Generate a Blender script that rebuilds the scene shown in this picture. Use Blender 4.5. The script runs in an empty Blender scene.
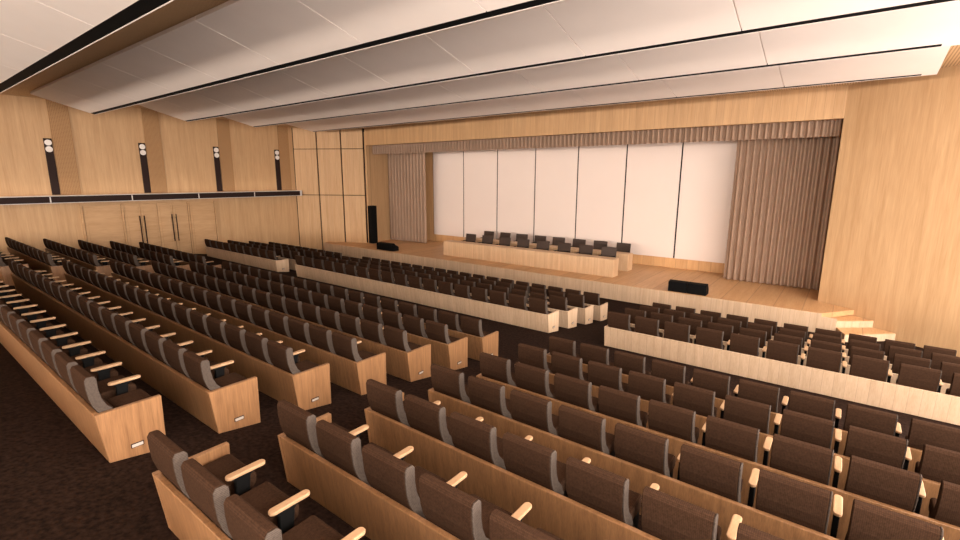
import bpy, bmesh, math, random
from mathutils import Vector, Matrix

S = bpy.context.scene
COL = S.collection
ZO = 4.25                      # camera height above the flat floor before the stage

# ------------------------------------------------------------------ camera
cam_d = bpy.data.cameras.new('camera')
cam = bpy.data.objects.new('camera', cam_d)
COL.objects.link(cam)
cam_d.sensor_fit = 'HORIZONTAL'
cam_d.sensor_width = 36.0
cam_d.lens = 36.0 * 476.0 / 960.0
cam_d.clip_start = 0.05
cam_d.clip_end = 300
PI_, YA, RO = math.radians(11.04), math.radians(37.48), math.radians(0.19)
FH = Vector((-math.sin(YA), math.cos(YA), 0)); RR = Vector((math.cos(YA), math.sin(YA), 0)); ZZ = Vector((0, 0, 1))
FW = FH * math.cos(PI_) - ZZ * math.sin(PI_)
UP = ZZ * math.cos(PI_) + FH * math.sin(PI_)
R2 = RR * math.cos(RO) + UP * math.sin(RO)
U2 = UP * math.cos(RO) - RR * math.sin(RO)
m = Matrix((R2, U2, -FW)).transposed().to_4x4()
m.translation = Vector((0, 0, ZO))
cam.matrix_world = m
S.camera = cam

# ------------------------------------------------------------------ world, lights, exposure
S.view_settings.view_transform = 'Standard'
S.view_settings.look = 'None'
S.view_settings.gamma = 1.0
S.view_settings.use_curve_mapping = False
S.view_settings.exposure = 0.25
S.cycles.use_denoising = True

w = bpy.data.worlds.new('world'); S.world = w
w.use_nodes = True
bg = w.node_tree.nodes['Background']
wt = w.node_tree                                # plain daylight: brighter sky above, duller ground below
gc = wt.nodes.new('ShaderNodeTexCoord'); sx = wt.nodes.new('ShaderNodeSeparateXYZ'); wr = wt.nodes.new('ShaderNodeValToRGB')
wt.links.new(gc.outputs['Generated'], sx.inputs[0])
wm = wt.nodes.new('ShaderNodeMapRange'); wm.inputs['From Min'].default_value = -1; wt.links.new(sx.outputs['Z'], wm.inputs['Value'])
wt.links.new(wm.outputs[0], wr.inputs[0]); wt.links.new(wr.outputs[0], bg.inputs[0])
wr.color_ramp.elements[0].position = .42; wr.color_ramp.elements[0].color = (.50, .432, .39, 1)
wr.color_ramp.elements[1].position = .58; wr.color_ramp.elements[1].color = (1, .885, .80, 1)
bg.inputs[1].default_value = 8.5


def area(name, loc, target, sx, sy, power, color=(1, 0.9, 0.8)):
    d = bpy.data.lights.new(name, 'AREA'); d.shape = 'RECTANGLE'
    d.size = sx; d.size_y = sy; d.energy = power; d.color = color
    o = bpy.data.objects.new(name, d); COL.objects.link(o)
    o.location = loc
    o.rotation_euler = (Vector(target) - Vector(loc)).to_track_quat('-Z', 'Y').to_euler()
    return o


area('stage_fill_light', (-10.85, 18.2, ZO + 1.9), (-10.85, 19.6, ZO - 2.0), 17.0, 0.5, 60, (1, .86, .76))  # added lamp behind the header to brighten the backdrop, no fixture known
for yy in (3.6, 6.7, 9.9, 13.0):
    area('ceiling_fill_light', (-10.85, yy, ZO + 2.72), (-10.85, yy, 0), 23.0, 0.35, 32, (1, .85, .74))  # unseen lamps added between the reflectors, brightening seats from above
# unseen fill lamp added far behind the camera to brighten the ceiling
area('rear_fill_light', (-10.85, -22.0, ZO + .2), (-10.85, -21.1, ZO + .75), 25.0, 2.0, 8000, (1, .87, .76))
# added fill lamp behind the camera's right, brightens faces turned that way
area('side_fill_light', (3.4, -3.0, ZO + .8), (-20, 1.0, ZO + .3), 12.0, 3.0, 1300, (1, .88, .79))
# fill strip added over the wall ledge to lift the ceiling's far end
area('ledge_fill_light', (-24.6, 8.0, ZO - .72), (-24.6, 8.0, ZO), 0.12, 14.0, 14, (1, .87, .76)).rotation_euler = (math.pi, 0, 0)


# ------------------------------------------------------------------ materials
def nt(name, rough=0.6, spec=0.3):
    mt = bpy.data.materials.new(name); mt.use_nodes = True
    n = mt.node_tree; b = n.nodes['Principled BSDF']
    b.inputs['Roughness'].default_value = rough
    b.inputs['Specular IOR Level'].default_value = spec
    return mt, n, b


def wood(name, c1, c2, scale=(9, 9, .5), rough=0.5, plank=None, plank_axis='X', var=0.12, spec=0.25):
    mt, n, b = nt(name, rough, spec)
    g = n.nodes.new('ShaderNodeNewGeometry')
    mp = n.nodes.new('ShaderNodeMapping'); mp.inputs['Scale'].default_value = scale
    n.links.new(g.outputs['Position'], mp.inputs['Vector'])
    no = n.nodes.new('ShaderNodeTexNoise'); no.inputs['Scale'].default_value = 1.0
    no.inputs['Detail'].default_value = 5; no.inputs['Roughness'].default_value = .62
    no.inputs['Distortion'].default_value = .4
    n.links.new(mp.outputs[0], no.inputs['Vector'])
    mp2 = n.nodes.new('ShaderNodeMapping'); mp2.inputs['Scale'].default_value = tuple(s * 6 for s in scale)
    n.links.new(g.outputs['Position'], mp2.inputs['Vector'])
    no2 = n.nodes.new('ShaderNodeTexNoise'); no2.inputs['Scale'].default_value = 1.0; no2.inputs['Detail'].default_value = 2
    n.links.new(mp2.outputs[0], no2.inputs['Vector'])
    mx = n.nodes.new('ShaderNodeMath'); mx.operation = 'MULTIPLY_ADD'
    mx.inputs[1].default_value = .35
    n.links.new(no2.outputs['Fac'], mx.inputs[0])
    sc = n.nodes.new('ShaderNodeMath'); sc.operation = 'MULTIPLY'; sc.inputs[1].default_value = .65
    n.links.new(no.outputs['Fac'], sc.inputs[0]); n.links.new(sc.outputs[0], mx.inputs[2])
    cr = n.nodes.new('ShaderNodeValToRGB')
    cr.color_ramp.elements[0].position = .32; cr.color_ramp.elements[0].color = (*c1, 1)
    cr.color_ramp.elements[1].position = .68; cr.color_ramp.elements[1].color = (*c2, 1)
    n.links.new(mx.outputs[0], cr.inputs[0])
    out = cr.outputs[0]
    if plank:
        sp = n.nodes.new('ShaderNodeSeparateXYZ'); n.links.new(g.outputs['Position'], sp.inputs[0])
        dv = n.nodes.new('ShaderNodeMath'); dv.operation = 'DIVIDE'; dv.inputs[1].default_value = plank
        n.links.new(sp.outputs[plank_axis], dv.inputs[0])
        fl = n.nodes.new('ShaderNodeMath'); fl.operation = 'FLOOR'; n.links.new(dv.outputs[0], fl.inputs[0])
        wn = n.nodes.new('ShaderNodeTexWhiteNoise'); wn.noise_dimensions = '1D'; n.links.new(fl.outputs[0], wn.inputs['W'])
        mr = n.nodes.new('ShaderNodeMapRange'); mr.inputs['To Min'].default_value = 1 - var; mr.inputs['To Max'].default_value = 1 + var
        n.links.new(wn.outputs['Value'], mr.inputs['Value'])
        fr = n.nodes.new('ShaderNodeMath'); fr.operation = 'FRACT'; n.links.new(dv.outputs[0], fr.inputs[0])
        gt = n.nodes.new('ShaderNodeMath'); gt.operation = 'GREATER_THAN'; gt.inputs[1].default_value = .035
        n.links.new(fr.outputs[0], gt.inputs[0])
        mr2 = n.nodes.new('ShaderNodeMapRange'); mr2.inputs['To Min'].default_value = .72; n.links.new(gt.outputs[0], mr2.inputs['Value'])
        ml = n.nodes.new('ShaderNodeMath'); ml.operation = 'MULTIPLY'
        n.links.new(mr.outputs[0], ml.inputs[0]); n.links.new(mr2.outputs[0], ml.inputs[1])
        vm = n.nodes.new('ShaderNodeVectorMath'); vm.operation = 'SCALE'
        n.links.new(out, vm.inputs[0]); n.links.new(ml.outputs[0], vm.inputs['Scale'])
        out = vm.outputs[0]
    n.links.new(out, b.inputs['Base Color'])
    return mt


def plain(name, c, rough=.6, spec=.3, noise=0.0, nscale=40, metal=0):
    mt, n, b = nt(name, rough, spec)
    b.inputs['Metallic'].default_value = metal
    g = n.nodes.new('ShaderNodeNewGeometry')
    no = n.nodes.new('ShaderNodeTexNoise'); no.inputs['Scale'].default_value = nscale; no.inputs['Detail'].default_value = 3
    n.links.new(g.outputs['Position'], no.inputs['Vector'])
    cr = n.nodes.new('ShaderNodeValToRGB')
    cr.color_ramp.elements[0].position = .3; cr.color_ramp.elements[1].position = .7
    cr.color_ramp.elements[0].color = (*[x * (1 - noise) for x in c], 1)
    cr.color_ramp.elements[1].color = (*[min(1, x * (1 + noise)) for x in c], 1)
    n.links.new(no.outputs['Fac'], cr.inputs[0]); n.links.new(cr.outputs[0], b.inputs['Base Color'])
    return mt


def fabric(name, c, noise=.35, weave=170.0, bump=.25):
    mt, n, b = nt(name, .9, .02)
    tc = n.nodes.new('ShaderNodeTexCoord')
    wv = n.nodes.new('ShaderNodeTexWave'); wv.inputs['Scale'].default_value = weave / 6.28; wv.bands_direction = 'X'
    wz = n.nodes.new('ShaderNodeTexWave'); wz.inputs['Scale'].default_value = weave / 6.28; wz.bands_direction = 'Z'
    n.links.new(tc.outputs['Object'], wv.inputs['Vector']); n.links.new(tc.outputs['Object'], wz.inputs['Vector'])
    ml = n.nodes.new('ShaderNodeMath'); ml.operation = 'MULTIPLY'
    n.links.new(wv.outputs['Fac'], ml.inputs[0]); n.links.new(wz.outputs['Fac'], ml.inputs[1])
    no = n.nodes.new('ShaderNodeTexNoise'); no.inputs['Scale'].default_value = 60; n.links.new(tc.outputs['Object'], no.inputs['Vector'])
    ad = n.nodes.new('ShaderNodeMath'); ad.operation = 'MULTIPLY_ADD'; ad.inputs[1].default_value = .5
    n.links.new(ml.outputs[0], ad.inputs[0]); n.links.new(no.outputs['Fac'], ad.inputs[2])
    cr = n.nodes.new('ShaderNodeValToRGB')
    cr.color_ramp.elements[0].position = .3; cr.color_ramp.elements[1].position = 1.0
    cr.color_ramp.elements[0].color = (*[x * (1 - noise) for x in c], 1)
    cr.color_ramp.elements[1].color = (*[x * (1 + noise) for x in c], 1)
    n.links.new(ad.outputs[0], cr.inputs[0]); n.links.new(cr.outputs[0], b.inputs['Base Color'])
    bp = n.nodes.new('ShaderNodeBump'); bp.inputs['Strength'].default_value = bump; bp.inputs['Distance'].default_value = .003
    n.links.new(ad.outputs[0], bp.inputs['Height']); n.links.new(bp.outputs[0], b.inputs['Normal'])
    return mt


def perforated(name, c, hole, ax=('Y', 'Z'), pitch=.05, radius=.3):
    mt, n, b = nt(name, .6, .2)
    g = n.nodes.new('ShaderNodeNewGeometry'); sp = n.nodes.new('ShaderNodeSeparateXYZ')
    n.links.new(g.outputs['Position'], sp.inputs[0])
    sq = []
    for a in ax:
        dv = n.nodes.new('ShaderNodeMath'); dv.operation = 'DIVIDE'; dv.inputs[1].default_value = pitch
        n.links.new(sp.outputs[a], dv.inputs[0])
        fr = n.nodes.new('ShaderNodeMath'); fr.operation = 'FRACT'; n.links.new(dv.outputs[0], fr.inputs[0])
        sb = n.nodes.new('ShaderNodeMath'); sb.operation = 'SUBTRACT'; sb.inputs[1].default_value = .5; n.links.new(fr.outputs[0], sb.inputs[0])
        pw = n.nodes.new('ShaderNodeMath'); pw.operation = 'MULTIPLY'; n.links.new(sb.outputs[0], pw.inputs[0]); n.links.new(sb.outputs[0], pw.inputs[1])
        sq.append(pw)
    ad = n.nodes.new('ShaderNodeMath'); ad.operation = 'ADD'
    n.links.new(sq[0].outputs[0], ad.inputs[0]); n.links.new(sq[1].outputs[0], ad.inputs[1])
    lt = n.nodes.new('ShaderNodeMath'); lt.operation = 'LESS_THAN'; lt.inputs[1].default_value = radius * radius
    n.links.new(ad.outputs[0], lt.inputs[0])
    mx = n.nodes.new('ShaderNodeMix'); mx.data_type = 'RGBA'
    mx.inputs['A'].default_value = (*c, 1); mx.inputs['B'].default_value = (*hole, 1)
    n.links.new(lt.outputs[0], mx.inputs['Factor']); n.links.new(mx.outputs['Result'], b.inputs['Base Color'])
    return mt


def slatted(name, c, gap, axis='X', pitch=.06, duty=.4):
    mt, n, b = nt(name, .6, .2)
    g = n.nodes.new('ShaderNodeNewGeometry'); sp = n.nodes.new('ShaderNodeSeparateXYZ')
    n.links.new(g.outputs['Position'], sp.inputs[0])
    dv = n.nodes.new('ShaderNodeMath'); dv.operation = 'DIVIDE'; dv.inputs[1].default_value = pitch
    n.links.new(sp.outputs[axis], dv.inputs[0])
    fr = n.nodes.new('ShaderNodeMath'); fr.operation = 'FRACT'; n.links.new(dv.outputs[0], fr.inputs[0])
    lt = n.nodes.new('ShaderNodeMath'); lt.operation = 'LESS_THAN'; lt.inputs[1].default_value = duty
    n.links.new(fr.outputs[0], lt.inputs[0])
    mx = n.nodes.new('ShaderNodeMix'); mx.data_type = 'RGBA'
    mx.inputs['A'].default_value = (*c, 1); mx.inputs['B'].default_value = (*gap, 1)
    n.links.new(lt.outputs[0], mx.inputs['Factor']); n.links.new(mx.outputs['Result'], b.inputs['Base Color'])
    return mt


M = {}
M['wall'] = wood('oak_wall', (.435, .265, .130), (.575, .375, .205), (7, 7, .35))
M['splay'] = wood('oak_splay', (.43, .26, .126), (.56, .36, .196), (6, 6, .35), plank=.30, plank_axis='X', var=.03)
M['door'] = wood('oak_door', (.43, .26, .126), (.56, .36, .196), (7, .5, 6))
M['row'] = wood('oak_row_shaded', (.150, .072, .030), (.315, .163, .073), (22, 22, 1.1), rough=.36, spec=.6)  # weaker light on the rear panels is put into this darker oak
M['arm'] = wood('oak_arm', (.36, .215, .115), (.48, .31, .18), (30, 6, 30), rough=.45)
M['fascia'] = wood('oak_fascia', (.47, .325, .205), (.61, .445, .305), (16, 16, .8), plank=.16, var=.05)
M['desk'] = wood('oak_desk', (.50, .32, .18), (.64, .44, .27), (14, 14, .8), plank=.12, var=.06)
M['stage'] = wood('oak_stage_floor', (.48, .265, .12), (.62, .375, .19), (7, .5, 7), plank=.7, var=.1, rough=.45)
M['perf'] = perforated('perforated_oak', (.40, .235, .112), (.22, .12, .054))
M['slat'] = slatted('slotted_oak_ceiling', (.60, .40, .22), (.36, .22, .11))
M['seat'] = fabric('brown_fabric', (.038, .0200, .0120))
M['seat_side'] = fabric('grey_fabric', (.058, .045, .037))
M['black'] = plain('black_paint', (.004, .004, .004), .7, .08)
M['darkstrip'] = plain('dark_bronze', (.022, .011, .009), .6, .15)
M['carpet'] = plain('brown_carpet', (.0190, .0102, .0070), .95, .05, .55, 22)
M['white'] = plain('white_plaster', (.88, .785, .72), .75, .2, .015, 1.5)
M['screen'] = plain('white_screen', (.73, .625, .565), .7, .2, .01, 1)
M['curtain'] = plain('taupe_curtain', (.33, .225, .16), .9, .05, .04, 3)
M['metal'] = plain('brushed_metal', (.62, .58, .55), .4, .5, .03, 20)
M['lamp'] = plain('frosted_lens', (.78, .74, .70), .4, .5, .02, 20)
M['plate'] = plain('pale_plate', (.42, .37, .33), .5, .3, .02, 20)
M['chair'] = plain('dark_chair_leather', (.045, .028, .021), .55, .3, .2, 30)


# ------------------------------------------------------------------ mesh helpers
class MB:
    def __init__(s): s.v = []; s.f = []; s.mi = []

    def box(s, x0, x1, y0, y1, z0, z1, mi=0):
        s.hexa([(x0, y0, z0), (x1, y0, z0), (x1, y1, z0), (x0, y1, z0), (x0, y0, z1), (x1, y0, z1), (x1, y1, z1), (x0, y1, z1)], mi)

    def hexa(s, p, mi=0):
        o = len(s.v); s.v += [tuple(q) for q in p]
        for f in ((3, 2, 1, 0), (4, 5, 6, 7), (0, 1, 5, 4), (1, 2, 6, 5), (2, 3, 7, 6), (3, 0, 4, 7)):
            s.f.append(tuple(o + i for i in f)); s.mi.append(mi)

    def prism(s, poly, z0, z1, mi=0):            # poly: ccw list of (x, y); z0/z1 numbers
        n = len(poly); o = len(s.v)
        s.v += [(x, y, z0) for x, y in poly] + [(x, y, z1) for x, y in poly]
        s.f.append(tuple(o + i for i in reversed(range(n)))); s.mi.append(mi)
        s.f.append(tuple(o + n + i for i in range(n))); s.mi.append(mi)
        for i in range(n):
            j = (i + 1) % n; s.f.append((o + i, o + j, o + n + j, o + n + i)); s.mi.append(mi)

    def prism_x(s, prof, x0, x1, mi=0):          # prof: list of (y, z), extruded along X
        n = len(prof); o = len(s.v)
        s.v += [(x0, y, z) for y, z in prof] + [(x1, y, z) for y, z in prof]
        s.f.append(tuple(o + i for i in reversed(range(n)))); s.mi.append(mi)
        s.f.append(tuple(o + n + i for i in range(n))); s.mi.append(mi)
        for i in range(n):
            j = (i + 1) % n; s.f.append((o + i, o + j, o + n + j, o + n + i)); s.mi.append(mi)

    def cyl(s, c, ax, r, h, n=16, mi=0, r2=None):    # along axis from c, length h
        r2 = r if r2 is None else r2
        o = len(s.v); c = Vector(c); a = Vector(ax).normalized()
        t = a.orthogonal().normalized(); b = a.cross(t)
        for k, rr in ((0, r), (1, r2)):
            for i in range(n):
                q = 2 * math.pi * i / n
                s.v.append(tuple(c + a * h * k + (t * math.cos(q) + b * math.sin(q)) * rr))
        s.f.append(tuple(o + i for i in reversed(range(n)))); s.mi.append(mi)
        s.f.append(tuple(o + n + i for i in range(n))); s.mi.append(mi)
        for i in range(n):
            j = (i + 1) % n; s.f.append((o + i, o + j, o + n + j, o + n + i)); s.mi.append(mi)

    def mesh(s, name, mats, bevel=0, seg=2, smooth=False):
        me = bpy.data.meshes.new(name)
        me.from_pydata(s.v, [], s.f)
        for mt in (mats if isinstance(mats, (list, tuple)) else [mats]): me.materials.append(mt)
        for p, i in zip(me.polygons, s.mi): p.material_index = i
        bm = bmesh.new(); bm.from_mesh(me)
        bmesh.ops.recalc_face_normals(bm, faces=bm.faces)
        if bevel:
            es = [e for e in bm.edges if len(e.link_faces) == 2 and e.calc_face_angle(0) > .6]
            bmesh.ops.bevel(bm, geom=es, offset=bevel, segments=seg, affect='EDGES', profile=.5, clamp_overlap=True)
        bm.to_mesh(me); bm.free()
        if smooth:
            for p in me.polygons: p.use_smooth = True
        return me

    def obj(s, name, mats, parent=None, loc=None, bevel=0, seg=2, smooth=False):
        o = bpy.data.objects.new(name, s.mesh(name, mats, bevel, seg, smooth)); COL.objects.link(o)
        if parent: o.parent = parent
        if loc: o.location = loc
        return o


def empty(name, loc=(0, 0, 0), rz=0):
    o = bpy.data.objects.new(name, None); COL.objects.link(o); o.location = loc; o.rotation_euler.z = rz
    o.empty_display_size = .1
    return o


def tag(o, label, cat, group=None, kind=None):
    o['label'] = label; o['category'] = cat
    if group: o['group'] = group
    if kind: o['kind'] = kind
    return o


def struct(o):
    o['kind'] = 'structure'; return o


ORD = ['zeroth', 'first', 'second', 'third', 'fourth', 'fifth', 'sixth', 'seventh', 'eighth', 'ninth', 'tenth', 'eleventh', 'twelfth',
       'thirteenth', 'fourteenth', 'fifteenth', 'sixteenth', 'seventeenth', 'eighteenth']

# ------------------------------------------------------------------ the hall's measures
XW = -24.92                                   # left wall
ZS = ZO - 3.68                                # stage floor
YS, YP, YB = 15.87, 17.42, 20.35              # stage front, proscenium, stage back wall
XPL, XPR = -21.28, -.39                       # proscenium opening
SLOPE = .1473


def floor_z(y):
    pts = [(-25, 1.512 + SLOPE * 6.07), (-5, 1.512 + SLOPE * 6.07), (7.72, .538), (9.68, .555), (13.2, .04), (14.4, 0.0), (40, 0.0)]
    for (a, za), (b, zb) in zip(pts, pts[1:]):
        if y <= b: return za + (zb - za) * (y - a) / (b - a)
    return 0.0


def ceil_z(y):                                # underside of the slotted oak ceiling
    if y <= 8: return ZO + 2.90
    return ZO + 2.90 - (y - 8) * .26 / 7.5


# floor
mb = MB()
ys = [-25, -5, 7.72, 9.68, 13.2, 14.4, 17.6]
mb.prism_x([(y, floor_z(y)) for y in ys] + [(y, floor_z(y) - .3) for y in reversed(ys)], XW, 3.6)
struct(mb.obj('floor', M['carpet']))
# ceiling
mb = MB()
ys = [-25, 8, 17.7]
mb.prism_x([(y, ceil_z(y)) for y in ys] + [(y, ceil_z(y) + .3) for y in reversed(ys)], XW, 3.6)
struct(mb.obj('ceiling', M['slat']))
# left wall
mb = MB()
mb.box(XW - .3, XW, -24, 15.33, -.4, ZO + 3.3)
struct(mb.obj('wall_left', M['wall']))
mb = MB()
mb.box(XW - .3, 3.6, -24.3, -24, 1.0, ZO + 3.3)
struct(mb.obj('wall_rear', M['wall']))  # unseen wall, added to cut the light coming in from behind
mb = MB()
mb.box(3.45, 3.75, -24, -9.2, 1.0, ZO + 3.3)
struct(mb.obj('wall_right', M['wall']))  # unseen stretch of wall, added to keep light off the nearest reflector
# splayed walls beside the proscenium
UL = Vector((.866, .5)); NL = Vector((.5, -.866))      # along the left splay, and into the hall


def splay_pt(s, d): return Vector((XPL, YP)) - UL * s + NL * d


mb = MB()
a, b_ = splay_pt(4.35, -.075), splay_pt(-.0, -.075); c_, d_ = splay_pt(-.0, -.3), splay_pt(4.35, -.3)
mb.prism([a, b_, c_, d_], -.4, ZO + 3.3, 1)
for s0, s1 in ((.15, 1.36), (1.44, 2.76), (2.84, 4.15)):
    for z0, z1 in ((-.3, ZO - 1.035), (ZO - 1.0, ZO + 1.485), (ZO + 1.52, ZO + 3.25)):
        mb.prism([splay_pt(s1, 0), splay_pt(s0, 0), splay_pt(s0, -.08), splay_pt(s1, -.08)], z0, z1, 0)
struct(mb.obj('wall_stage_left', [M['splay'], M['black']]))
UR = Vector((.866, -.5)); NR = Vector((-.5, -.866))


def splay_r(s, d): return Vector((XPR, YP)) + UR * s + NR * d


mb = MB()
mb.prism([splay_r(0, 0), splay_r(4.4, 0), splay_r(4.4, -.3), splay_r(0, -.3)], -.4, ZO + 3.3)
struct(mb.obj('wall_stage_right', M['wall']))
# header over the opening
mb = MB()
mb.box(XPL - .03, XPR, YP, YP + .28, ZO + 1.672, ZO + 3.2)
struct(mb.obj('wall_header', wood('oak_header', (.43, .255, .12), (.57, .36, .19), (7, 7, .35), plank=.22, var=.05)))
# stage box: returns, back wall, lid
mb = MB()
for z0, z1 in ((ZS - .2, ZO + 2.4),):
    mb.hexa([(XPL + .03, YP + .03, z0), (XPL - .45, YB, z0), (XPL - .75, YB, z0), (XPL - .3, YP + .02, z0),
             (XPL + .03, YP + .03, z1), (XPL - .45, YB, z1), (XPL - .75, YB, z1), (XPL - .3, YP + .02, z1)], 0)
struct(mb.obj('wall_wing_left', [M['splay']]))
mb = MB()
mb.box(XPR + .01, XPR + .25, YP + .05, YB, ZS - .2, ZO + 2.4)
struct(mb.obj('wall_wing_right', M['wall']))
mb = MB()
mb.box(XPL - .8, XPR + .3, YB, YB + .25, ZS - .2, ZO + 2.4)
struct(mb.obj('wall_back', wood('oak_back', (.54, .30, .13), (.68, .41, .20), (8, 8, .5), plank=.45, var=.06)))
mb = MB()
mb.box(XPL - .8, XPR + .3, YP + .28, YB + .2, ZO + 2.4, ZO + 2.6)
struct(mb.obj('ceiling_stage', M['splay']))
# stage floor and its front
mb = MB()
mb.prism([(-23.3, YS + .012), (-.22, YS + .012), (.49, 16.91), (XPR, YP), (XPR + .2, YP + .3), (XPR + .2, YB), (XPL - .6, YB), (XPL - .3, YP + .1), (-23.3, 16.25)], ZS - .15, ZS)
struct(mb.obj('floor_stage', M['stage']))
mb = MB()
mb.box(-23.3, -.22, YS, YS + .1, 0, ZS - .003)
mb.box(-.22, .13, YS, YS + .1, 0, ZS - .10)
struct(mb.obj('trim_stage_front', M['fascia']))
# stage steps at the right
steps = empty('stage_steps', (.5, 16.2, 0))
tag(steps, 'light oak steps leading from the carpet up to the stage beside the plain splayed wall', 'steps')
o = bpy.data.objects.new('x', None)


def at(o, pts): return [(p[0] - o.location.x, p[1] - o.location.y) for p in pts]


for poly, zt in (([(-.21, YS + .115), (.13, YS + .115), (.94, 16.62), (.46, 16.90)], ZO - 3.87), ([(.145, YS + .10), (.34, 15.36), (1.42, 16.345), (.955, 16.61)], ZO - 4.06)):
    mb = MB(); mb.prism(at(steps, poly), 0, zt, 0)
    r_ = mb.obj('step', M['fascia'], steps, bevel=.006)
    mb = MB(); mb.prism(at(steps, poly), zt + .001, zt + .022, 0)
    t_ = mb.obj('tread', M['stage'], r_, bevel=.004)

# ------------------------------------------------------------------ ceiling reflectors
XCL, XCR = -23.02, 1.25
BANDS = [(2.96, 2.27, 1.18, 2.79), (6.04, 2.27, 4.28, 2.79), (9.26, 2.30, 7.48, 2.80), (12.24, 2.31, 10.5, 2.72), (15.45, 2.33, 13.75, 2.62)]
NAMES = ['white ceiling reflector right above the rear seat rows, fifth from the stage', 'white ceiling reflector in front of the slotted oak strip, fourth from the stage',
         'white ceiling reflector third from the stage, between two black slots', 'white ceiling reflector second from the stage', 'narrowest looking white ceiling reflector, closest to the stage header']
seams = [-1.7 - 2.72 * k for k in range(8)]
for (yf, zf, yr, zr), lab in zip(BANDS, NAMES):
    root = empty('ceiling_reflector', ((XCL + XCR) / 2, yf, ZO + zf))
    tag(root, lab, 'ceiling panel', 'white reflectors hung under the oak ceiling')
    L = math.hypot(yr - yf, zr - zf); dy, dz = (yr - yf) / L, (zr - zf) / L      # along the slope to the rear
    ny, nz = -dz, dy                                                              # upward normal direction
    if nz < 0: ny, nz = -ny, -nz

    def P(u, n): return (dy * u + ny * n, dz * u + nz * n)
    cx = (XCL + XCR) / 2
    xs = [XCL] + sorted(seams) + [XCR]
    mb = MB(); u0 = {2.96: .22, 6.04: .15}.get(yf, .12)
    for x0, x1 in zip(xs, xs[1:]):
        a0 = x0 + (.010 if x0 != XCL else 0); a1 = x1 - (.010 if x1 != XCR else 0)
        mb.prism_x([P(u0, 0), P(L, 0), P(L, .09), P(u0, .09)], a0 - cx, a1 - cx)
    mb.prism_x([P(u0 + .01, .03), P(L - .01, .03), P(L - .01, .08), P(u0 + .01, .08)], XCL - cx + .02, XCR - cx - .02)
    mb.obj('panel', M['white'], root)
    mb = MB(); mb.prism_x([P(.016, .004), P(u0, .004), P(u0, .09), P(.016, .09)], XCL - cx + .02, XCR - cx - .27)
    mb.obj('slot', M['black'], root)
    mb = MB(); mb.prism_x([P(0, 0), P(.016, 0), P(.016, .09), P(0, .09)], XCL - cx, XCR - cx)
    mb.prism_x([P(.016, 0), P(u0, 0), P(u0, .09), P(.016, .09)], XCR - cx - .27, XCR - cx)
    mb.obj('lip', M['white'], root)

# ------------------------------------------------------------------ left wall fittings
for i, y0 in enumerate((5.05, 8.19, 11.32, 14.47)):
    mb = MB(); mb.box(XW, XW + .04, y0, y0 + (.64 if i < 2 else .6), ZO - .76, ceil_z(y0) + .02)
    struct(mb.obj('trim_%d' % (i + 1), M['perf']))
LL = ['dark strip wall light with two round lenses, farthest from the stage', 'dark strip wall light with two round lenses above the door handles',
      'dark strip wall light with two round lenses, second from the stage', 'dark strip wall light with two round lenses, closest to the stage corner']
LL[1] = 'dark strip wall light with two round lenses above the double doors'
for i, y0 in enumerate((4.785, 7.925, 11.04, 14.2)):
    root = empty('wall_light', (XW, y0 + .125, ZO - .74)); tag(root, LL[i], 'wall light', 'strip lights on the door-side wall')
    mb = MB(); mb.box(0, .05, -.125, .125, 0, 2.16); mb.obj('housing', M['darkstrip'], root, bevel=.006)
    for z in (2.0, 1.75):
        mb = MB(); mb.cyl((.05, 0, z), (1, 0, 0), .112, .035, 20); mb.obj('lens', M['lamp'], root, bevel=.01, smooth=False)
# ledge
XL_ = -24.45
root = empty('wall_ledge', (XL_, 7.3, ZO - 1.05)); tag(root, 'long dark ledge with silver edges running along the wall above the doors', 'ledge')
divs = [-.74, 1.95, 4.62, 7.30, 9.98, 12.68, 15.30]
mb = MB(); mb.box(XW - XL_, -.02, divs[0] - 7.3, 15.30 - 7.3, .0, .275); mb.obj('core', M['darkstrip'], root)
for a, b2 in zip(divs, divs[1:]):
    mb = MB(); mb.box(-.02, 0, a + .02 - 7.3, b2 - .02 - 7.3, .02, .258); mb.obj('fascia_board', M['darkstrip'], root)
mb = MB()
mb.box(XW - XL_, .01, divs[0] - 7.3, 8.0, .26, .285); mb.box(-.03, .01, divs[0] - 7.3, 8.0, -.005, .018)
for d in divs[1:-1]: mb.box(-.021, .01, d - .02 - 7.3, d + .02 - 7.3, .03, .245)
mb.box(-.40, .03, 8.0, 8.09, -.012, .29)
mb.obj('edge_trim', M['metal'], root)
# door bay
ZD = ZO - 1.19


def door_panel(name, y0, y1, z1, structure=True):
    z0 = floor_z((y0 + y1) / 2) + .01
    mb = MB(); mb.box(XW, XW + .045, y0, y1, z0, z1)
    mb.box(XW + .045, XW + .06, y0 + .1, y1 - .1, z0 + .1, z1 - .12)
    return struct(mb.obj(name, M['door'], bevel=.004))


mb = MB()
for y in (5.60, 7.0, 9.62, 10.84):
    mb.box(XW, XW + .075, y - .03, y + .03, floor_z(y), ZD + .04)
mb.box(XW, XW + .075, 5.57, 10.87, ZD, ZD + .06)
struct(mb.obj('trim_5', M['door'], bevel=.004))
door_panel('trim_6', 5.66, 6.94, ZD - .02); door_panel('trim_7', 9.68, 10.78, ZD - .02)
for i, (y0, y1, hy) in enumerate(((7.05, 7.66, 7.59), (7.68, 8.30, 7.76), (8.33, 8.94, 8.87), (8.96, 9.57, 9.04))):
    o = door_panel('door_%d' % (i + 1), y0, y1, ZD - .02)
    zc = floor_z(8.3)
    mb = MB(); mb.cyl((XW + .13, hy, ZO - 2.98), (0, 0, 1), .022, 1.25, 10)
    for z in (ZO - 2.85, ZO - 1.9): mb.cyl((XW + .05, hy, z), (1, 0, 0), .014, .08, 8)
    mb.obj('handle', M['darkstrip'], o)

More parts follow.
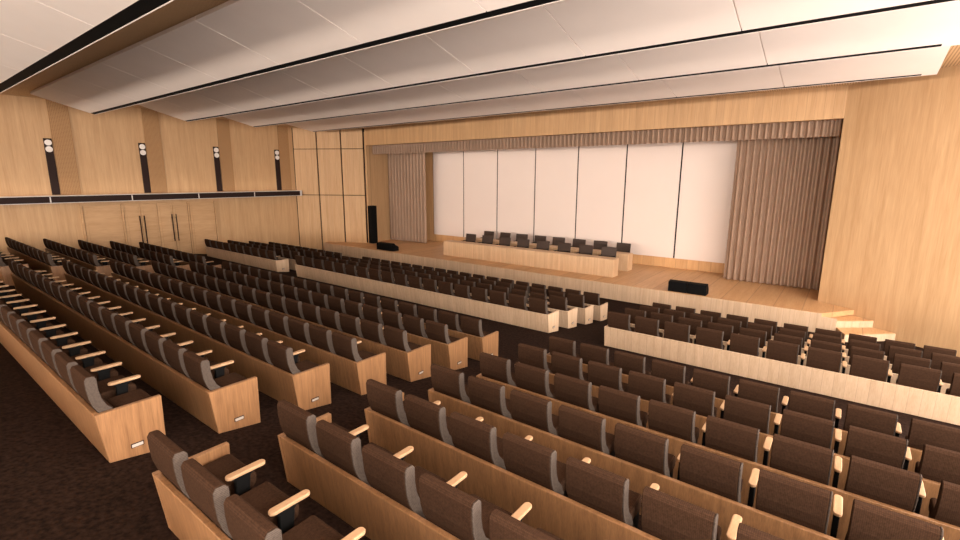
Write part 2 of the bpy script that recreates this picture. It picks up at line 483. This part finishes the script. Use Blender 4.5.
# ------------------------------------------------------------------ stage: backdrop, drapes
for k in range(7):
    x0 = -18.97 + 2.25 * k
    o = MB(); o.box(-1.095, 1.095, 0, .05, 0, 5.2)
    ob = o.obj('backdrop_panel', M['screen'], None, (x0 + 1.125, YB - .05, ZO - 3.27), bevel=.006)
    tag(ob, 'tall white backdrop panel behind the stage desks, %s from the narrow stage drape' % ORD[k + 1], 'backdrop panel', 'white panels across the stage back')
mb = MB(); mb.box(-18.99, -3.2, YB - .012, YB, ZO - 3.27, ZO + 1.95)
struct(mb.obj('trim_8', M['black']))


def pleats(x0, x1, y, z0, z1, pitch, amp, n=10, sharp=1.0):
    k = int(round((x1 - x0) / pitch)); pitch = (x1 - x0) / k
    pts = []
    for i in range(k * n + 1):
        x = x0 + (x1 - x0) * i / (k * n); s_ = math.sin(2 * math.pi * i / n)
        s_ = math.copysign(abs(s_) ** sharp, s_)
        pts.append((x, y + amp * s_))
    mb = MB(); N = len(pts)
    for (x, yy) in pts: mb.v += [(x, yy, z0), (x, yy, z1)]
    for (x, yy) in pts: mb.v += [(x, yy + .015, z0), (x, yy + .015, z1)]
    for i in range(N - 1):
        a = 2 * i; b = 2 * N + 2 * i
        mb.f += [(a, a + 2, a + 3, a + 1), (b + 1, b + 3, b + 2, b), (a + 1, a + 3, b + 3, b + 1), (a + 2, a, b, b + 2)]; mb.mi += [0] * 4
    e = 2 * (N - 1)
    mb.f += [(0, 1, 2 * N + 1, 2 * N), (e + 1, e, 2 * N + e, 2 * N + e + 1)]; mb.mi += [0, 0]
    return mb


def drape(name, x0, x1, y, z0, z1, pitch, amp, label, sharp=.7):
    xc = (x0 + x1) / 2
    o = pleats(x0 - xc, x1 - xc, 0, 0, z1 - z0, pitch, amp, 12, sharp).obj(name, M['curtain'], None, (xc, y, z0), smooth=False)
    tag(o, label, 'curtain'); return o


drape('stage_curtain', -3.35, -.45, 19.2, ZS + .02, ZO + 1.95, .21, .085, 'wide taupe pleated stage drape hanging next to the plain splayed wall and steps')
drape('stage_curtain', -21.55, -18.55, 19.25, ZS + .02, ZO + 1.95, .25, .09, 'narrow looking taupe pleated stage drape hanging beside the tall black loudspeaker')
drape('stage_valance', -21.22, -.43, 17.86, ZO + 1.21, ZO + 1.95, .185, .075, 'long taupe pleated valance hanging below the oak header across the stage')

# ------------------------------------------------------------------ stage: desks, chairs, loudspeakers


def desk(y0, label):
    x0, x1, d, h = -15.16, -6.68, .5, .68
    root = empty('panel_desk', ((x0 + x1) / 2, y0 + d / 2, ZS)); tag(root, label, 'desk', 'long oak desks on the stage')
    hw = (x1 - x0) / 2
    mb = MB(); mb.box(-hw, hw, -d / 2, -d / 2 + .04, 0, h - .03); mb.obj('front_panel', M['desk'], root, bevel=.008)
    for s in (-1, 1):
        mb = MB(); mb.box(s * hw - (.04 if s > 0 else 0), s * hw + (0 if s > 0 else .04), -d / 2 + .042, d / 2, 0, h - .03); mb.obj('side_panel', M['desk'], root, bevel=.008)
    mb = MB(); mb.box(-hw - .005, hw + .005, -d / 2 - .005, d / 2 + .01, h - .028, h); mb.obj('worktop', M['desk'], root, bevel=.008)


desk(16.88, 'long oak panel desk closer to the stage front, black chairs behind it')
desk(18.40, 'long oak panel desk standing behind the other desk, before the white backdrop')


def chair_parts():
    p = {}
    mb = MB()
    prof = [(.20, .50), (.24, .50), (.30, .95), (.27, .97), (.25, .95)]
    mb.prism_x(prof, -.31, .31); p['backrest'] = mb.mesh('backrest', M['chair'], .015)
    mb = MB(); mb.box(-.26, .26, -.25, .22, .42, .50); p['seat'] = mb.mesh('seat', M['chair'], .025)
    mb = MB(); mb.cyl((0, 0, .08), (0, 0, 1), .03, .34, 12)
    for k in range(5):
        a = 2 * math.pi * k / 5 + .3; mb.cyl((0, 0, .09), (math.cos(a), math.sin(a), -.1), .025, .26, 8, 0, .016)
        mb.cyl((math.cos(a) * .25, math.sin(a) * .25 - .012, .03), (0, 1, 0), .03, .024, 10)
    p['base'] = mb.mesh('base', M['black'])
    for s, nm in ((-1, 'armrest'), (1, 'armrest')):
        mb = MB(); mb.box(s * .27 - .02, s * .27 + .02, -.15, .22, .62, .645); mb.box(s * .27 - .012, s * .27 + .012, 0, .04, .44, .62)
        p[nm + ('' if s < 0 else '+')] = mb.mesh('armrest', M['black'], .005)
    return p


CP = chair_parts()
random.seed(3)
for row, (yc, xs, what) in enumerate(((17.78, [-14.32, -13.3, -12.31, -11.3, -10.28, -9.27, -8.28, -7.26], 'desk closer to the stage front'),
                                      (19.30, [-14.36, -13.34, -12.33, -11.32, -10.32, -9.31, -8.29, -7.27], 'rear desk by the white backdrop'))):
    for k, x in enumerate(xs):
        root = empty('conference_chair', (x - .08, yc, ZS), random.uniform(-.08, .08))
        tag(root, 'dark brown chair behind the %s, %s from the steps end' % (what, ORD[8 - k]), 'chair', 'chairs along the stage desks')
        for nm, me in CP.items():
            o = bpy.data.objects.new(nm.strip('+'), me); COL.objects.link(o); o.parent = root


def wedge(x, y, wd, rz, label):
    root = empty('stage_monitor', (x, y, ZS), rz); tag(root, label, 'loudspeaker', 'black monitors along the stage front')
    mb = MB(); mb.prism_x([(-.16, 0), (.22, 0), (.22, .16), (.06, .36), (-.16, .33)], -wd / 2, wd / 2); mb.obj('cabinet', M['black'], root, bevel=.012)
    mb = MB(); mb.prism_x([(-.172, .03), (-.162, .03), (-.162, .30), (-.172, .30)], -wd / 2 + .03, wd / 2 - .03); mb.obj('grille', M['black'], root, bevel=.004)


wedge(-4.12, 16.14, .58, 0, 'black wedge monitor on the stage edge, paired, the one closer to the desks')
wedge(-3.53, 16.14, .58, 0, 'black wedge monitor on the stage edge, paired, the one closer to the steps')
root = empty('stage_monitor', (-18.35, 16.28, ZS), 0); tag(root, 'single black monitor lying on the stage edge before the narrow drape', 'loudspeaker', 'black monitors along the stage front')
mb = MB(); mb.prism_x([(-.2, 0), (.25, 0), (.25, .2), (.1, .36), (-.2, .36)], -.72, .30); mb.hexa([(.3, -.2, 0), (.52, -.15, 0), (.52, .2, 0), (.3, .25, 0), (.3, -.2, .36), (.52, -.15, .22), (.52, .2, .2), (.3, .25, .25)])
mb.obj('cabinet', M['black'], root, bevel=.01)
mb = MB(); mb.box(-.68, .26, -.215, -.202, .03, .33); mb.obj('grille', M['black'], root)
root = empty('tower_loudspeaker', (-21.06, 17.55, ZS), math.radians(0)); tag(root, 'tall slim black loudspeaker standing on the stage against the corner', 'loudspeaker')
mb = MB(); mb.box(-.17, .17, -.18, .18, .03, 2.1); mb.obj('cabinet', M['black'], root, bevel=.01)
mb = MB(); mb.box(-.14, .14, -.195, -.182, .08, 2.05); mb.obj('grille', M['black'], root)
mb = MB(); mb.box(-.17, .17, -.18, .18, 0, .03); mb.obj('base', M['black'], root)

# ------------------------------------------------------------------ seat rows
ROWS = []                                      # (Y of the panel's back, z of the panel's top)
for i in range(7): ROWS.append((1.0726 + 1.0084 * i, ZO - 2.2258 - .1485 * i))
for j in range(4): ROWS.append((9.737 + 1.0353 * j, ZO - 3.2518 - .1507 * j))
DX, SW = .595, .476
BLOCKS = [('steps-side', -3.98, 2.036, 10, +1), ('middle', -16.25, -5.40, 18, -1), ('door-side', -23.80, -17.60, 10, -1)]


def proj(p):
    d = Vector(p) - Vector((0, 0, ZO)); z = d.dot(FW)
    if z < .2: return None
    return 480 + 476 * d.dot(R2) / z, 270 - 476 * d.dot(U2) / z, z


def seat_meshes():
    """Parts of one seat; y measured from the row panel's back, z from its top, then moved to the seat's foot."""
    oy, oz = .33, .549
    prof = [(-.018, .335), (-.016, .25), (-.006, .15), (.018, .06), (.055, -.015), (.10, -.09), (.15, -.16), (.245, -.14), (.19, -.03), (.125, .045), (.092, .13), (.078, .22), (.076, .335), (.055, .362), (.0, .365)]
    prof = [(y - oy, z + oz) for y, z in prof]
    p = {}
    mb = MB(); mb.prism_x(prof, -SW / 2, SW / 2 - .014); p['backrest'] = mb.mesh('backrest', M['seat'], .006, 1)
    for s in (1,):
        mb = MB(); x0, x1 = sorted((s * (SW / 2 - .013), s * SW / 2)); mb.prism_x(prof, x0, x1)
        p['side_trim' + ('' if s < 0 else '+')] = mb.mesh('side_trim', M['seat_side'], .004, 1)
    mb = MB(); mb.prism_x([(.20 - oy, -.17 + oz), (.50 - oy, -.20 + oz), (.545 - oy, -.17 + oz), (.555 - oy, -.085 + oz), (.52 - oy, -.05 + oz), (.22 - oy, -.06 + oz)], -.205, .205)
    p['seat_cushion'] = mb.mesh('seat_cushion', M['seat'], .02, 2)
    mb = MB()
    n = 8; w_ = .032; y0, y1 = .275 - oy, .575 - oy; pts = []
    for i in range(n + 1): a = -math.pi + math.pi * i / n; pts.append((DX / 2 + w_ * math.cos(a), y0 + w_ + w_ * math.sin(a)))
    for i in range(n + 1): a = math.pi * i / n; pts.append((DX / 2 + w_ * math.cos(a), y1 - w_ + w_ * math.sin(a)))
    mb.prism(pts, .034 + oz, .062 + oz); p['armrest'] = mb.mesh('armrest', M['arm'], .008, 2)
    mb = MB(); mb.prism_x([(.33 - oy, -.20 + oz), (.43 - oy, -.20 + oz), (.45 - oy, .0 + oz), (.50 - oy, .033 + oz), (.30 - oy, .033 + oz), (.34 - oy, .0 + oz)], DX / 2 - .02, DX / 2 + .02)
    p['armrest_post'] = mb.mesh('armrest_post', M['black'], .006, 1)
    mb = MB(); mb.box(-.20, .20, -.12, .16, .02, -.185 + oz); mb.box(-.22, .22, -.15, .20, .0, .02); p['pedestal'] = mb.mesh('pedestal', M['black'])
    return p


SP = seat_meshes()
# panels
for bi, (bname, xl, xr, n, sgn) in enumerate(BLOCKS):
    for ri, (yb, zt) in enumerate(ROWS):
        vis = False
        for x in (xl, (xl + xr) / 2, xr, xl + (xr - xl) * .25, xl + (xr - xl) * .75):
            for z in (zt, zt - .5):
                q = proj((x, yb, z))
                if q and -20 < q[0] < 980 and -20 < q[1] < 560: vis = True
        if not vis: continue
        zf = floor_z(yb)
        rowp = ('%s row behind the cross aisle' % ORD[7 - ri]) if ri < 7 else ('%s row from the stage' % ORD[11 - ri])
        if bi == 0 and ri >= 7: xr = 2.12
        root = empty('row_panel', ((xl + xr) / 2, yb, zf))
        tag(root, 'long oak panel backing the %s, %s block' % (rowp, bname), 'seat row panel', 'oak panels behind the seat rows')
        hw = (xr - xl) / 2; h = zt - zf

        def zz(y): return floor_z(yb + y) - zf
        mt = M['row'] if ri < 7 else M['fascia']  # rear rows get the oak with shade in its colour
        mb = MB(); mb.prism_x([(.06, zz(.06)), (.105, zz(.105)), (.045, h), (0, h)], -hw + .052, hw - .052); mb.obj('back_panel', mt, root, bevel=.004, seg=1)
        for s in (-1, 1):
            x0, x1 = sorted((s * hw, s * (hw - .05)))
            mb = MB(); mb.prism_x([(.06, zz(.06)), (.28, zz(.28)), (.55, zz(.55)), (.56, h), (0, h)], x0, x1)
            e = mb.obj('end_panel', mt, root, bevel=.004, seg=1)
            mb = MB(); x0, x1 = sorted((s * (hw + .001), s * (hw + .008))); zc = zz(.3) + .125
            mb.box(x0, x1, .245, .355, zc - .022, zc + .022); lt = mb.obj('aisle_light', M['darkstrip'], e)
            mb = MB(); x0, x1 = sorted((s * (hw + .008), s * (hw + .012))); mb.box(x0, x1, .252, .348, zc - .015, zc + .015); lt = mb
            lt.obj('lens', M['plate'], e)

# seats
cands = []
for bi, (bname, xl, xr, n, sgn) in enumerate(BLOCKS):
    for ri, (yb, zt) in enumerate(ROWS):
        dx = ((2.12 if bi == 0 and ri >= 7 else xr) - xl - .14 - SW) / (n - 1)
        for k in range(n):
            x = (xl + .07 + SW / 2 + dx * k) if sgn > 0 else (xr - .07 - SW / 2 - dx * k)
            q = None
            for px in (x - .24, x + .24):
                for py, pz in ((yb, zt + .36), (yb + .5, zt)):
                    t_ = proj((px, py, pz))
                    if t_ and -25 < t_[0] < 985 and -25 < t_[1] < 575: q = t_ if q is None or t_[2] < q[2] else q
            if q: cands.append((q[2], bi, ri, k, x))
cands.sort()
print('SEATS in frame', len(cands))
proto = None
for idx, (dist, bi, ri, k, x) in enumerate(cands[:300]):
    bname, xl, xr, n, sgn = BLOCKS[bi]; yb, zt = ROWS[ri]
    rowp = ('%s row behind the cross aisle' % ORD[7 - ri]) if ri < 7 else ('%s row from the stage' % ORD[11 - ri])
    fro = 'aisle' if bname != 'middle' else 'steps-side aisle'
    root = empty('auditorium_seat', (x, yb + .33, zt - .549))
    tag(root, 'brown seat %s from the %s, %s, %s block' % (ORD[k + 1], fro, rowp, bname), 'seat', 'brown seats of the %s block' % bname)
    last = (k == n - 1) if sgn > 0 else (k == 0)
    for nm, me in SP.items():
        if last and nm.startswith('armrest'): continue
        o = bpy.data.objects.new(nm.strip('+'), me); COL.objects.link(o); o.parent = root
rest = cands[300:]
if rest:
    mats = [M['seat'], M['seat_side'], M['arm'], M['black']]
    idx_of = {'backrest': 0, 'side_trim': 1, 'side_trim+': 1, 'seat_cushion': 0, 'armrest': 2, 'armrest_post': 3, 'pedestal': 3}
    v, f, mi = [], [], []
    for dist, bi, ri, k, x in rest:
        bname, xl, xr, n, sgn = BLOCKS[bi]; yb, zt = ROWS[ri]
        last = (k == n - 1) if sgn > 0 else (k == 0)
        for nm, me in SP.items():
            if last and nm.startswith('armrest'): continue
            o0 = len(v)
            v += [(q.co.x + x, q.co.y + yb + .33, q.co.z + zt - .549) for q in me.vertices]
            for pg in me.polygons: f.append(tuple(o0 + i for i in pg.vertices)); mi.append(idx_of[nm])
    me = bpy.data.meshes.new('distant_seats'); me.from_pydata(v, [], f)
    for mt in mats: me.materials.append(mt)
    me.polygons.foreach_set('material_index', mi)
    o = bpy.data.objects.new('distant_seats', me); COL.objects.link(o)
    tag(o, 'small far brown seats filling the remaining rows toward the stage and doors', 'seats', None, 'stuff')
for o in [o for o in bpy.data.objects if o.name == 'x']: bpy.data.objects.remove(o)
